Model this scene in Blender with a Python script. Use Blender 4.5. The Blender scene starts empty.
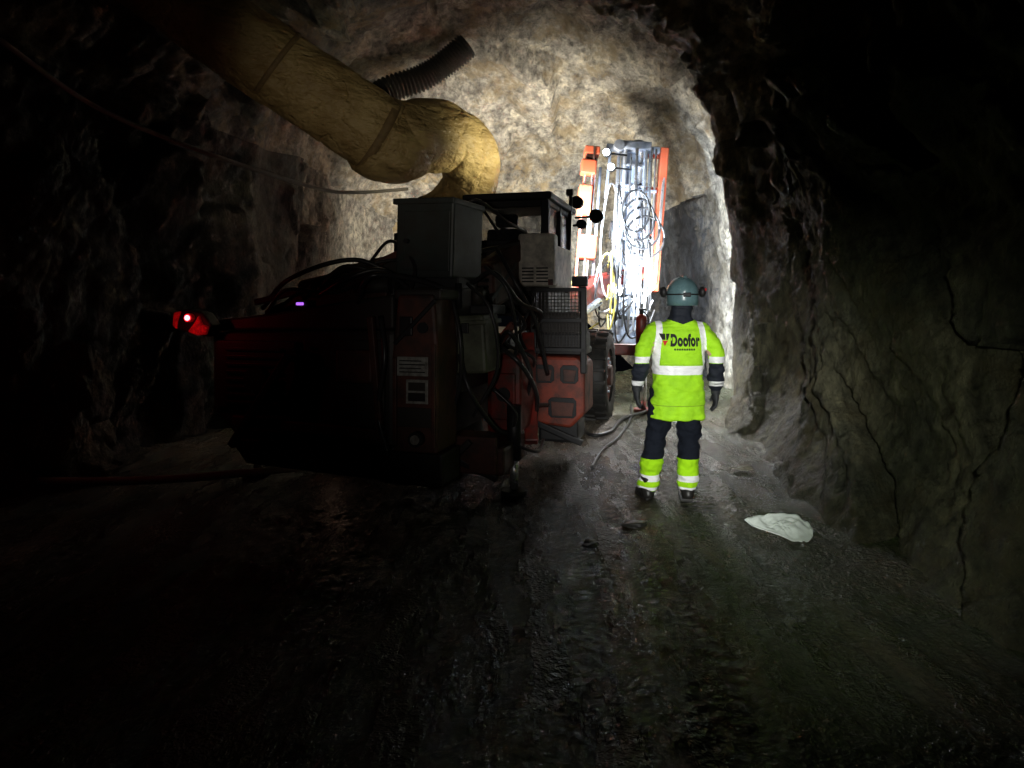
import bpy, bmesh, math, random
from mathutils import Vector, Matrix, noise
from mathutils.bvhtree import BVHTree
random.seed(7)
scene = bpy.context.scene
COL = scene.collection
scene.view_settings.view_transform = 'Standard'

# ---------------------------------------------------------------- materials
class NT:
    def __init__(s, name):
        s.m = bpy.data.materials.new(name); s.m.use_nodes = True
        s.t = s.m.node_tree; s.n = s.t.nodes; s.l = s.t.links
        s.b = s.n['Principled BSDF']
    def new(s, typ, **kw):
        n = s.n.new(typ)
        for k, v in kw.items(): setattr(n, k, v)
        return n
    def put(s, sock, v):
        if hasattr(v, 'is_output'): s.l.new(v, sock)
        elif isinstance(v, (tuple, list)) and len(v) == 3 and sock.type == 'RGBA': sock.default_value = (*v, 1)
        else: sock.default_value = v
    def math(s, op, a, b=0.0, clamp=False):
        n = s.new('ShaderNodeMath', operation=op, use_clamp=clamp)
        s.put(n.inputs[0], a); s.put(n.inputs[1], b); return n.outputs[0]
    def band(s, v, lo, hi):
        return s.math('MULTIPLY', s.math('GREATER_THAN', v, lo), s.math('LESS_THAN', v, hi))
    def mix(s, f, a, b):
        n = s.new('ShaderNodeMix', data_type='RGBA')
        s.put(n.inputs[0], f); s.put(n.inputs[6], a); s.put(n.inputs[7], b); return n.outputs[2]
    def obj(s):
        return s.new('ShaderNodeTexCoord').outputs['Object']
    def mapping(s, vec, scale=(1,1,1), rot=(0,0,0)):
        n = s.new('ShaderNodeMapping'); s.l.new(vec, n.inputs[0])
        n.inputs['Scale'].default_value = scale; n.inputs['Rotation'].default_value = rot
        return n.outputs[0]
    def noise(s, vec, scale, detail=4, rough=.55):
        n = s.new('ShaderNodeTexNoise'); s.l.new(vec, n.inputs['Vector'])
        n.inputs['Scale'].default_value = scale; n.inputs['Detail'].default_value = detail
        n.inputs['Roughness'].default_value = rough; return n.outputs['Fac']
    def voro(s, vec, scale, feature='F1', out='Distance'):
        n = s.new('ShaderNodeTexVoronoi', feature=feature); s.l.new(vec, n.inputs['Vector'])
        n.inputs['Scale'].default_value = scale; return n.outputs[out]
    def ramp(s, f, stops):
        n = s.new('ShaderNodeValToRGB'); s.l.new(f, n.inputs[0]); e = n.color_ramp.elements
        while len(e) < len(stops): e.new(.5)
        for el, (p, c) in zip(e, stops):
            el.position = p; el.color = (*c, 1) if isinstance(c, tuple) else (c, c, c, 1)
        return n.outputs[0]
    def bump(s, h, strength=.5, dist=.02, prev=None):
        n = s.new('ShaderNodeBump'); s.put(n.inputs['Height'], h)
        n.inputs['Strength'].default_value = strength; n.inputs['Distance'].default_value = dist
        if prev: s.l.new(prev, n.inputs['Normal'])
        return n.outputs[0]

def mat(name, col, rough=.5, metal=0., dirt=.35, dscale=7., dcol=(.03,.025,.02), bump=.15, emit=None, es=0, alpha=1):
    t = NT(name); o = t.obj()
    f = t.noise(o, dscale, 5, .65)
    k = t.ramp(f, [(.40, 0.), (.68, 1.)])
    k = t.math('MULTIPLY', k, dirt)
    t.put(t.b.inputs['Base Color'], t.mix(k, col, dcol))
    t.b.inputs['Metallic'].default_value = metal
    r = t.math('ADD', t.math('MULTIPLY', f, .3), rough-.15, True); t.put(t.b.inputs['Roughness'], r)
    if bump: t.put(t.b.inputs['Normal'], t.bump(t.noise(o, dscale*6, 3), bump, .004))
    if emit:
        t.b.inputs['Emission Color'].default_value = (*emit, 1); t.b.inputs['Emission Strength'].default_value = es
    if alpha < 1: t.b.inputs['Alpha'].default_value = alpha
    return t.m

def rock_mat(name, dark, mid, light, sc=1., stainc=(.26,.17,.07), st=.5, wet=.45, shadepatch=False, pale=None, streak=1.):
    t = NT(name); o = t.obj()
    w = t.mapping(o, (1, 1, 1-.55*streak), (.35, .3, .2))
    big = t.noise(w, (.9+.5*(1-streak))*sc, 9, .7)
    fine = t.noise(w, 7*sc, 10, .75)
    e = 9 if streak > .5 else 2.5
    fol = t.noise(t.mapping(o, (e, 1.6, 1.6), (.2, .9, .6)), 1.3*sc, 6, .7)
    c = t.ramp(big, [(.38, dark), (.5, mid), (.61, light)])
    sp = t.new('ShaderNodeSeparateXYZ'); t.l.new(o, sp.inputs[0])
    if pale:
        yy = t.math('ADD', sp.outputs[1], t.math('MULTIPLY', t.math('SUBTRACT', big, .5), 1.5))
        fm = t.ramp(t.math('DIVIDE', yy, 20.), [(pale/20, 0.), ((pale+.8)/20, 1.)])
        c = t.mix(fm, c, t.ramp(big, [(.38, (.32,.30,.27)), (.5, (.50,.47,.41)), (.61, (.66,.61,.50))]))  # rock lightened towards the lamp-lit end: brightness painted into the colour
    k = t.ramp(fine, [(.36, (.24,.23,.22)), (.5, (.85,.84,.82)), (.66, (1.5,1.46,1.38))])
    n = t.new('ShaderNodeMix', data_type='RGBA', blend_type='MULTIPLY'); n.inputs[0].default_value = .95
    t.put(n.inputs[6], c); t.put(n.inputs[7], k)
    n2 = t.new('ShaderNodeMix', data_type='RGBA', blend_type='MULTIPLY'); n2.inputs[0].default_value = .7
    t.put(n2.inputs[6], n.outputs[2]); t.put(n2.inputs[7], t.ramp(fol, [(.38, .35), (.55, 1.15)]))
    stain = t.ramp(t.noise(o, 1.3*sc, 9, .75), [(.49, 0.), (.60, st)])
    c2 = t.mix(stain, n2.outputs[2], stainc)
    if shadepatch:
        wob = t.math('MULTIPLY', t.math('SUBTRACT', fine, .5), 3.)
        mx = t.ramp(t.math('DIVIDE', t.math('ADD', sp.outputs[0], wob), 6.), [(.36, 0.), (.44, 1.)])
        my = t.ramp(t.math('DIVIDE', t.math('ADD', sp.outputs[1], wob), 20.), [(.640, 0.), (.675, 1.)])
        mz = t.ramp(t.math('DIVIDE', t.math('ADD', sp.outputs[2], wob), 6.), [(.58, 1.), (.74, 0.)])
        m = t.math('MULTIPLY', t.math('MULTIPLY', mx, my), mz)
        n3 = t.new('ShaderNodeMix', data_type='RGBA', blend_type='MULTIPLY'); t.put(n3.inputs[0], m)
        t.put(n3.inputs[6], c2); t.put(n3.inputs[7], (.13,.15,.20)); c2 = n3.outputs[2]  # boom's cast shadow painted dark into the rock colour
    t.put(t.b.inputs['Base Color'], c2)
    t.put(t.b.inputs['Roughness'], t.ramp(fine, [(.3, wet), (.7, .85)]))
    b = t.bump(fol, .9, .08)
    if streak < .5:
        pk = t.voro(o, 3.4, 'SMOOTH_F1'); b = t.bump(pk, .8, .12, b)
    b = t.bump(fine, 1., .12, b)
    b = t.bump(t.noise(o, 26*sc, 6, .75), .6, .02, b)
    t.put(t.b.inputs['Normal'], b)
    return t.m

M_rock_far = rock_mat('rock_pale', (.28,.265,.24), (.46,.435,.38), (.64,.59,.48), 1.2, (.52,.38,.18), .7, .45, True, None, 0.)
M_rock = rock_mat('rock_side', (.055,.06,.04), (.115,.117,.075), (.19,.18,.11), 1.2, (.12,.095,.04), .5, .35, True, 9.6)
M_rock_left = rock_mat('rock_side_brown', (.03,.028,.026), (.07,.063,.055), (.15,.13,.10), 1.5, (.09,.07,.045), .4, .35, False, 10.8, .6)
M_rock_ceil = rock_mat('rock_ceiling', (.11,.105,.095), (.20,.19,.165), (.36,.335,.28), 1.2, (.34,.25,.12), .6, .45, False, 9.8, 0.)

TS, TO = .235, .17
t = NT('wet_gravel'); o = t.obj()
nw = t.new('ShaderNodeTexNoise'); t.l.new(o, nw.inputs['Vector']); nw.inputs['Scale'].default_value = 14
va = t.new('ShaderNodeVectorMath', operation='MULTIPLY_ADD'); t.l.new(nw.outputs['Color'], va.inputs[0]); va.inputs[1].default_value = (.03, .03, .03); t.l.new(o, va.inputs[2])
ow = va.outputs[0]
g1 = t.voro(ow, 32, 'F1'); g2 = t.voro(ow, 76, 'F1'); nb = t.noise(o, 1.3, 6, .6); nf = t.noise(o, 11, 10, .8)
mp = t.mapping(o, (1.8, .35, 1), (0, 0, -.23))
tr = t.noise(mp, 1.6, 6, .65)
c = t.ramp(tr, [(.35, (.014,.011,.009)), (.52, (.048,.036,.025)), (.66, (.17,.12,.075))])
gc = t.voro(ow, 32, 'F1', 'Color')
c = t.mix(t.math('MULTIPLY', t.ramp(gc, [(.45, 0.), (.9, 1.)]), .35), c, (.17,.13,.085))
sep = t.new('ShaderNodeSeparateXYZ'); t.l.new(o, sep.inputs[0])
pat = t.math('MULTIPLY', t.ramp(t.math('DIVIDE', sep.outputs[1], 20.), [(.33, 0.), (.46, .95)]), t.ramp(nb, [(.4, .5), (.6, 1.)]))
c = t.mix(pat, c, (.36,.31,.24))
grn = t.math('MULTIPLY', t.ramp(t.math('SUBTRACT', sep.outputs[0], t.math('MULTIPLY', sep.outputs[1], .05)), [(.80, 0.), (1.0, .85)]), t.ramp(nb, [(.35, .4), (.6, 1.)]))
c = t.mix(grn, c, (.06,.085,.036))
t.put(t.b.inputs['Base Color'], c)
wetn = t.noise(mp, 2.4, 6, .65)
t.put(t.b.inputs['Roughness'], t.ramp(wetn, [(.44, .10), (.58, .38)]))
t.b.inputs['Specular IOR Level'].default_value = .75
def trk(off):
    tx = t.math('ABSOLUTE', t.math('SUBTRACT', sep.outputs[0], t.math('ADD', t.math('MULTIPLY', sep.outputs[1], TS), off)))
    inr = t.ramp(tx, [(.11, 1.), (.14, 0.)])
    lug = t.math('SINE', t.math('ADD', t.math('MULTIPLY', sep.outputs[1], 62.), t.math('MULTIPLY', tx, 40.)))
    return t.math('MULTIPLY', t.math('MULTIPLY', lug, inr), t.ramp(nb, [(.38, .5), (.55, 1.)]))
lug = t.math('ADD', trk(TO), t.math('MULTIPLY', trk(TO-.60), .4))
amt = t.ramp(wetn, [(.42, .25), (.56, 1.)])
b = t.bump(lug, 1., .06)
b = t.bump(nf, .9, .04, b)
b = t.bump(t.math('MULTIPLY', g1, amt), 1., .030, b); b = t.bump(t.math('MULTIPLY', g2, amt), .9, .013, b)
t.put(t.b.inputs['Normal'], b)
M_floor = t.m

M_orange = mat('worn_orange_paint', (.26,.042,.02), .5, 0, .9, 6, (.03,.018,.014))
M_feedor = mat('bright_orange_paint', (.66,.13,.06), .4, 0, .4, 8, (.3,.13,.09))
M_red = mat('worn_red_paint', (.23,.022,.014), .45, 0, .9, 6)
M_brown = mat('muddy_orange_paint', (.10,.031,.020), .6, 0, .95, 5, (.018,.015,.013))
M_black = mat('dirty_black_steel', (.014,.014,.016), .5, .2, .4, 6)
M_dark = mat('dark_grimy_panel', (.032,.027,.024), .6, .1, .6, 4)
M_greybox = mat('grey_teal_enamel', (.045,.054,.051), .5, .1, .7, 5)
M_olive = mat('olive_grey_enamel', (.12,.135,.085), .5, 0, .8, 6)
M_white = mat('cream_white_paint', (.85,.78,.67), .5, 0, .6, 7)
M_sticker = mat('white_sticker', (.34,.34,.31), .4, 0, .8, 14, (.07,.055,.045))
M_rubber = mat('black_rubber', (.014,.014,.014), .6, 0, .5, 8, (.06,.05,.04))
M_rubberg = mat('grey_rubber', (.08,.077,.07), .6, 0, .5, 8, (.05,.047,.04))
M_hose = mat('hydraulic_hose', (.02,.02,.022), .35, 0, .3, 8, (.08,.07,.06), 0)
M_hosew = mat('pale_hose', (.62,.64,.67), .4, 0, .3, 8, (.2,.2,.2), 0)
M_hosey = mat('yellow_hose', (.7,.55,.12), .4, 0, .3, 8, (.2,.2,.1), 0)
M_alu = mat('wet_aluminium', (.52,.58,.70), .36, .4, .5, 10, (.13,.15,.20))
M_chrome = mat('steel_rod', (.8,.83,.88), .3, .8, .15, 10)
M_glass = mat('cab_glass', (.02,.025,.03), .15, 0, .4, 4, (.10,.09,.08), 0, alpha=.55)
M_redlens = mat('red_lamp_lens', (.7,.02,.02), .3, 0, 0, 5, bump=0, emit=(1,.15,.2), es=9)
M_redbloom_dot = mat('red_bloom_and_dot', (.9,.03,.03), .5, 0, .9, 40, (.08,.01,.01), .6, emit=(1,.01,.02), es=.04)  # lamp bloom put into red colour and faint glow; also ear defender dot
M_purple = mat('violet_lamp_lens', (.4,.1,.7), .3, 0, 0, 5, bump=0, emit=(.5,.15,1), es=1.2)
M_lamp = mat('work_lamp_lens', (.9,.9,.9), .3, 0, 0, 5, bump=0, emit=(.85,.93,1), es=25)
t = NT('tan_duct_fabric'); o = t.obj()
f = t.noise(o, 3, 6, .6)
t.put(t.b.inputs['Base Color'], t.ramp(f, [(.35, (.42,.285,.11)), (.65, (.66,.49,.21))]))
t.b.inputs['Roughness'].default_value = .55
b = t.bump(t.noise(t.mapping(o, (1, 1, 2.5)), 6, 4, .55), .5, .04)
b = t.bump(t.noise(t.mapping(o, (1.5, 1, 3), (.3, .9, .2)), 2.2, 4, .55), .8, .12, b)
cre = t.noise(o, 3.2, 3, .5)
b = t.bump(t.ramp(t.math('ABSOLUTE', t.math('SUBTRACT', cre, .5)), [(0, 0.), (.05, 1.)]), .4, .025, b)
t.put(t.b.inputs['Normal'], b)
M_tan = t.m
M_strap = mat('brown_cuff', (.34,.23,.10), .7, 0, .4, 8)

# ---------------------------------------------------------------- builders
def link(o, parent=None):
    COL.objects.link(o)
    if parent: o.parent = parent
    return o
def empty(name, loc, label, cat, rz=0, **kw):
    e = bpy.data.objects.new(name, None); e.location = loc; e.rotation_euler[2] = rz
    e.empty_display_size = .2
    COL.objects.link(e); e['label'] = label; e['category'] = cat
    for k, v in kw.items(): e[k] = v
    return e
def crom(pts, n):
    P = [Vector(p) for p in pts]
    if len(P) < 3 or n <= 1:
        return P
    Q = [P[0]*2-P[1]] + P + [P[-1]*2-P[-2]]; out = []
    for i in range(1, len(Q)-2):
        a, b, c, d = Q[i-1:i+3]
        for k in range(n):
            s = k/n
            out.append(.5*((2*b)+(c-a)*s+(2*a-5*b+4*c-d)*s*s+(3*b-a-3*c+d)*s**3))
    out.append(P[-1]); return out
class B:
    def __init__(s): s.bm = bmesh.new(); s.mats = []
    def mi(s, m):
        if m not in s.mats: s.mats.append(m)
        return s.mats.index(m)
    def box(s, u0, u1, v0, v1, z0, z1, m, bev=.012, rot=None):
        c = Vector(((u0+u1)/2, (v0+v1)/2, (z0+z1)/2))
        M = Matrix.Translation(c)
        if rot is not None: M = M @ rot
        M = M @ Matrix.Diagonal((abs(u1-u0), abs(v1-v0), abs(z1-z0), 1))
        r = bmesh.ops.create_cube(s.bm, size=1, matrix=M)
        vs = r['verts']; fs = {f for v in vs for f in v.link_faces}; es = {e for v in vs for e in v.link_edges}
        i = s.mi(m)
        for f in fs: f.material_index = i
        bev = min(bev, .3*min(abs(u1-u0), abs(v1-v0), abs(z1-z0)))
        if bev > .001:
            bmesh.ops.bevel(s.bm, geom=list(es), offset=bev, segments=2, affect='EDGES', profile=.5, material=i)
        return s
    def prism(s, poly, v0, v1, m, bev=.015):
        i = s.mi(m)
        a = [s.bm.verts.new((u, v0, z)) for u, z in poly]; b = [s.bm.verts.new((u, v1, z)) for u, z in poly]; n = len(poly)
        fs = [s.bm.faces.new(a), s.bm.faces.new(b[::-1])]+[s.bm.faces.new((a[k], b[k], b[(k+1) % n], a[(k+1) % n])) for k in range(n)]
        for f in fs: f.material_index = i
        bmesh.ops.recalc_face_normals(s.bm, faces=fs)
        if bev: bmesh.ops.bevel(s.bm, geom=list({e for f in fs for e in f.edges}), offset=bev, segments=2, affect='EDGES', profile=.5, material=i)
        return s
    def beam(s, p0, p1, w, h, m, bev=.01, up=(0,0,1)):
        p0, p1 = Vector(p0), Vector(p1); d = p1-p0; L = d.length; zv = d.normalized()
        upv = Vector(up)
        if abs(zv.dot(upv)) > .95: upv = Vector((0, 1, 0))
        xv = upv.cross(zv).normalized(); yv = zv.cross(xv)
        R = Matrix((xv, yv, zv)).transposed().to_4x4()
        M = Matrix.Translation((p0+p1)/2) @ R @ Matrix.Diagonal((w, h, L, 1))
        r = bmesh.ops.create_cube(s.bm, size=1, matrix=M); vs = r['verts']
        i = s.mi(m)
        for f in {f for v in vs for f in v.link_faces}: f.material_index = i
        if bev: bmesh.ops.bevel(s.bm, geom=list({e for v in vs for e in v.link_edges}), offset=min(bev, .3*min(w, h)), segments=2, affect='EDGES', profile=.5, material=i)
        return s
    def tube(s, pts, r, m, seg=14, n=1, cap=True, fn=None, sq=(1,1)):
        P = crom(pts, n) if n > 1 else [Vector(p) for p in pts]
        N = len(P)
        if isinstance(r, (int, float)): R = [r]*N
        else:
            R = []
            for k in range(N):
                x = k/(N-1)*(len(r)-1); a = int(min(x, len(r)-2)) if len(r) > 1 else 0; q = x-a
                R.append(r[a]*(1-q)+r[a+1]*q)
        T = [(P[min(i+1, N-1)]-P[max(i-1, 0)]).normalized() for i in range(N)]
        ref = Vector((0, 1, 0)) if abs(T[0].y) < .8 else Vector((1, 0, 0))
        u = (ref-T[0]*ref.dot(T[0])).normalized(); rings = []; i0 = s.mi(m)
        for i in range(N):
            u = (u-T[i]*u.dot(T[i])).normalized(); w = T[i].cross(u); ring = []
            for k in range(seg):
                a = 2*math.pi*k/seg; rr = R[i]
                if fn: rr *= fn(i/(N-1), a, P[i])
                ring.append(s.bm.verts.new(P[i]+u*math.cos(a)*rr*sq[0]+w*math.sin(a)*rr*sq[1]))
            rings.append(ring)
        for i in range(N-1):
            for k in range(seg):
                f = s.bm.faces.new((rings[i][k], rings[i][(k+1)%seg], rings[i+1][(k+1)%seg], rings[i+1][k]))
                f.material_index = i0; f.smooth = True
        if cap:
            for rg in (rings[0][::-1], rings[-1]):
                f = s.bm.faces.new(rg); f.material_index = i0
        return s
    def cyl(s, p0, p1, r, m, seg=24): return s.tube([p0, p1], r, m, seg)
    def ell(s, c, rad, m, rot=None, seg=24):
        M = Matrix.Translation(c)
        if rot is not None: M = M @ rot
        M = M @ Matrix.Diagonal((*rad, 1))
        r = bmesh.ops.create_uvsphere(s.bm, u_segments=seg, v_segments=seg//2, radius=1, matrix=M); i = s.mi(m)
        for f in {f for v in r['verts'] for f in v.link_faces}: f.material_index = i; f.smooth = True
        return s
    def loft(s, rings, m, seg=32, p=2.3, cap=True):
        i0 = s.mi(m); RR = []
        for (c, rx, ry) in rings:
            ring = []
            for k in range(seg):
                a = 2*math.pi*k/seg; ca, sa = math.cos(a), math.sin(a)
                ring.append(s.bm.verts.new((c[0]+rx*math.copysign(abs(ca)**(2/p), ca), c[1]+ry*math.copysign(abs(sa)**(2/p), sa), c[2])))
            RR.append(ring)
        for i in range(len(RR)-1):
            for k in range(seg):
                f = s.bm.faces.new((RR[i][k], RR[i][(k+1)%seg], RR[i+1][(k+1)%seg], RR[i+1][k])); f.material_index = i0; f.smooth = True
        if cap:
            s.bm.faces.new(RR[0][::-1]).material_index = i0; s.bm.faces.new(RR[-1]).material_index = i0
        return s
    def done(s, name, parent=None, center=True, **kw):
        bmesh.ops.recalc_face_normals(s.bm, faces=s.bm.faces)
        me = bpy.data.meshes.new(name)
        c = Vector()
        if center and len(s.bm.verts):
            lo = Vector([min(v.co[i] for v in s.bm.verts) for i in range(3)]); hi = Vector([max(v.co[i] for v in s.bm.verts) for i in range(3)])
            c = (lo+hi)/2
            for v in s.bm.verts: v.co -= c
        s.bm.to_mesh(me); s.bm.free()
        for m in s.mats: me.materials.append(m)
        ob = bpy.data.objects.new(name, me); ob.location = c
        link(ob, parent)
        for k, v in kw.items(): ob[k] = v
        return ob

def grid_mesh(name, P, m, label=None, **kw):
    nr, nc = len(P), len(P[0]); vs = [p for r in P for p in r]
    fs = [(i*nc+j, i*nc+j+1, (i+1)*nc+j+1, (i+1)*nc+j) for i in range(nr-1) for j in range(nc-1)]
    me = bpy.data.meshes.new(name); me.from_pydata([tuple(v) for v in vs], [], fs)
    me.materials.append(m); me.shade_smooth()
    ob = bpy.data.objects.new(name, me); COL.objects.link(ob)
    for k, v in kw.items(): ob[k] = v
    if label: ob['label'] = label
    return ob

# ---------------------------------------------------------------- tunnel shell
def sm(a, b, x):
    x = max(0, min(1, (x-a)/(b-a))); return x*x*(3-2*x)
def xL(y): return -4.3+.8*sm(6, 11, y)+.7*max(0, (y-12.)/3)**2
def xR(y): return 2.80+.30*sm(5.5, 9, y)+.75*sm(9.7, 10.8, y)-.6*max(0, (y-12.)/3)**2
def hb(y): return 2.95+.45*sm(9.6, 10.8, y)-1.9*max(0, (y-11.)/4)**1.7
ROT = Matrix.Rotation(.5, 3, 'Y') @ Matrix.Rotation(.35, 3, 'X')
FOL = Vector((.55, -.62, .42)).normalized(); FU = FOL.orthogonal().normalized(); FW = FOL.cross(FU)
def facet(p, sc, seed, zs=.5):
    q = (ROT @ Vector((p.x, p.y, p.z*zs)))*sc+Vector((seed, seed*2, 0))
    d, pts = noise.voronoi(q); h = -9
    for c in pts:
        rv = noise.noise_vector(c*7.31+Vector((.37, .11, .9)))
        e = q-c
        h = max(h, rv.x*.5+e.dot(rv)*1.5-.5*e.length)
    return (h+.25)/sc
def disp(p):
    k = 1-.5*sm(9, 11, p.y)
    ke = 1-.65*math.exp(-((p.y-9.8)/.6)**2)
    w = noise.noise_vector(p*1.6)*.08
    rt = sm(0, 1.5, p.x)*(1-sm(9.5, 11, p.y))
    lo = rt*(1-sm(2.2, 3.2, p.z))
    d = .2*noise.fractal(p*.42, .9, 2, 4)
    d -= (.7-.45*lo)*facet(p+w, .75, 3.1, .35)
    d -= (.9-.70*lo)*facet(p+w, 2.2, 9.7, .45)
    d -= (1.-.85*lo)*facet(p+w*.5, 5.2, 5.7, .6)
    q = p+w
    fn = noise.noise(Vector((q.dot(FOL)*3.5, q.dot(FU)*.7, q.dot(FW)*.7)))
    fn2 = noise.noise(Vector((q.dot(FOL)*11., q.dot(FU)*1.6, q.dot(FW)*1.6+7)))
    a1 = abs(fn)-.3; a2 = abs(fn2)-.3
    d += (.20*(1-lo)*-a1 + .18*lo*fn) + (.09*(1-lo)*-a2 + .07*lo*fn2)
    d += .04*noise.fractal(p*6, .5, 2.1, 4)
    return d*k*ke*.85
ZS = 3.0; NLp, NAp, NRp = 64, 170, 120
def profile(y):
    a0, a1 = xL(y), xR(y); xc = (a0+a1)/2; a = (a1-a0)/2; b = hb(y); out = []
    lean = .16*(1-sm(6.5, 9.5, y))
    pts = []
    for i in range(NLp): 
        z = -.35+(ZS+.35)*i/NLp; pts.append((Vector((a0, y, z)), Vector((-1, 0, 0))))
    for i in range(NAp+1):
        th = math.pi*(1-i/NAp); c, s = math.cos(th), math.sin(th); n = 2.3
        x = xc+a*math.copysign(abs(c)**(2/n), c); z = ZS+b*abs(s)**(2/n)
        pts.append((Vector((x, y, z)), Vector((c, 0, s+.001)).normalized()))
    for i in range(1, NRp+1):
        z = ZS-(ZS+.35)*i/NRp; pts.append((Vector((a1, y, z)), Vector((1, 0, 0))))
    res = []
    for p, nn in pts:
        if p.x > xc:
            p = p+Vector((lean*min(p.z, 3)*.7*abs(nn.x), 0, 0))
            if p.z < 1.: p.x -= .34*(1.-max(p.z, -.1))**2*abs(nn.x)*(1-sm(8.5, 10, y))
        d = disp(p)
        if nn.x > .9 and p.z < 1.3: d *= .5+.4*max(p.z, 0)
        res.append(p+nn*d)
    return res
ys = []; y = -1.2
while y < 15.0:
    ys.append(y); y += .025 if 3.6 < y < 7.5 else (.08 if y < 3 else .05)
ys.append(15.0)
G = [profile(y) for y in ys]
for r in G:
    for j in range(NLp+NAp, len(r)):
        p = r[j]; z = p.z; y = p.y
        yc = 4.55+1.05*z+.10*noise.noise(Vector((0, 3, z*3)))
        if -.3 < z < 1.1:
            fa = min(1, (1.1-z)/.2); dy = y-yc
            p.x += .42*fa*math.exp(-(dy/.055)**2)
            if 0 < dy < 1.3: p.x -= .13*fa*sm(0, .12, dy)*(1-dy/1.3)
grid_mesh('wall_left', [r[:NLp+12] for r in G], M_rock_left, kind='structure', label='rough dark blasted rock side of the tunnel')
grid_mesh('ceiling', [r[NLp+11:NLp+NAp-10] for r in G], M_rock_ceil, kind='structure', label='arched rough blasted rock roof of the tunnel')
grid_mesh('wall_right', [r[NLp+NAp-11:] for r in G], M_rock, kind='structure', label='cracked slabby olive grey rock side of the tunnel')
last = G[-1]; ctr = Vector((sum(p.x for p in last)/len(last), 15, 2.1)); rows = []
NR = 90
for i in range(NR+1):
    f = i/NR; row = []
    for p in last:
        q = ctr.lerp(p, f); e = 1-f**3
        q = q+Vector((0, e*(.9+1.8*disp(Vector((q.x*1.1, 15.5, q.z*1.1)))), 0)); row.append(q)
    rows.append(row)
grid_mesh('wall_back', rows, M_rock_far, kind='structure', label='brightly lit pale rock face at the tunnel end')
def fz(x, y):
    p = Vector((x, y, 0))
    z = .03*noise.fractal(p*.8, .8, 2, 4)+.008*noise.fractal(p*5, .6, 2, 4)
    for cx, dd in ((TO+TS*y, .034), (TO-.60+TS*y, .018), (-1.2+TS*y, .014)):
        g = (x-cx)/.15
        z -= dd*(math.exp(-g*g)-.5*math.exp(-((abs(g)-1.7)/.6)**2))
    z += .10*sm(xR(y)-.6, xR(y)+.1, x)
    return z
P = []; y = -1.2
fys = []
while y < 15.9: fys.append(y); y += .03 if 2 < y < 8 else .07
for y in fys:
    nx = 300; P.append([Vector((x, y, fz(x, y)+.013*abs(noise.noise(Vector((x*20, y*20, 0)))))) for x in [-5.2+(9.6)*k/nx for k in range(nx+1)]])
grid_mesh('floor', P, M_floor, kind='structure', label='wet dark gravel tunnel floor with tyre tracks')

# ---------------------------------------------------------------- drilling rig
PSI = math.radians(15)
OX, OY = -1.4, 5.3
rig = empty('drilling_rig', (OX, OY, 0), 'dirty orange mining drill rig with cab, seen from its rear', 'drilling rig', -PSI)
cs, sn = math.cos(PSI), math.sin(PSI)
def W(X, Y, Z):
    dx, dy = X-OX, Y-OY
    return Vector((cs*dx-sn*dy, sn*dx+cs*dy, Z))
def child(b, name, parent, **kw):
    ob = b.done(name, parent, **kw); ob.location -= parent.location; return ob
B().box(-.75, .75, .5, 5.5, .5, .85, M_black).box(-.4, .4, 3.8, 5.9, .6, 1.2, M_black).done('chassis', rig)
b = B().prism([(-1.06, .74), (-.72, .42), (.53, .42), (.53, 1.40), (-1.06, 1.36)], .05, 1.5, M_dark, .04).prism([(-.86, .54), (-.70, .34), (.56, .28), (.56, .54)], -.02, .12, M_black, .02)
b.box(-1.0, -.28, .02, .08, .76, 1.30, M_dark, .015).box(-.22, .46, .02, .08, .66, 1.32, M_dark, .015)
for k in range(8): b.box(-.9, -.4, 0, .03, .80+k*.06, .825+k*.06, M_black, .004)
for k in range(6): b.cyl((-.15, .0, .75+k*.1), (-.15, .03, .75+k*.1), .012, M_black, 8)
b.prism([(-1.22, 1.36), (-.75, 1.38), (.5, 1.40), (.5, 1.66), (.15, 1.62), (-.5, 1.52), (-1.22, 1.44)], .10, 1.4, M_dark, .02)
b.box(.1, .4, -.06, .06, 1.0, 1.25, M_brown, .02).cyl((-.6, -.05, 1.0), (-.6, .05, 1.0), .10, M_black).beam((.47, -.05, .6), (.40, -.08, 1.5), .05, .05, M_brown)
b.beam((-.8, -.03, .68), (.5, -.03, .62), .05, .08, M_brown, .01)
b.done('rear_housing', rig)
b = B().prism([(-1.15, 1.44), (.46, 1.44), (.46, 1.98), (.1, 2.0), (-.35, 1.90), (-.8, 1.66)], .75, 1.5, M_dark, .04)
b.prism([(-.5, 1.5), (.4, 1.5), (.35, 1.82), (-.1, 1.84), (-.45, 1.68)], .4, .8, M_dark, .03)
b.cyl((-.5, .5, 1.7), (-.1, .5, 1.78), .09, M_black).cyl((.05, .38, 1.72), (.35, .38, 1.74), .07, M_dark).box(.1, .33, .34, .45, 1.5, 1.70, M_brown, .01)
b.beam((-.9, .4, 1.6), (-.3, .3, 1.72), .05, .05, M_dark).beam((-1.0, .7, 1.5), (.3, .7, 2.02), .05, .06, M_brown)
b.done('valve_block', rig)
b = B().beam((-.3, -.05, 1.2), (-.75, -.12, .5), .07, .06, M_dark)
b.cyl((-.28, -.05, 1.2), (-.28, .05, 1.2), .05, M_black).done('tow_bar', rig)
pan = B().prism([(.56, .50), (.91, .50), (.91, 1.3), (.88, 1.66), (.60, 1.66), (.55, 1.2)], -.05, .38, M_brown, .025).box(.57, .60, -.075, -.04, .56, 1.2, M_brown, .006).box(.87, .90, -.075, -.04, .56, 1.3, M_brown, .006)
pan.box(.50, .96, -.08, .3, .28, .52, M_black, .02).box(.56, .93, -.02, .4, 1.62, 1.70, M_dark, .02).beam((.58, -.06, 1.3), (.9, -.06, 1.62), .03, .03, M_black)
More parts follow.
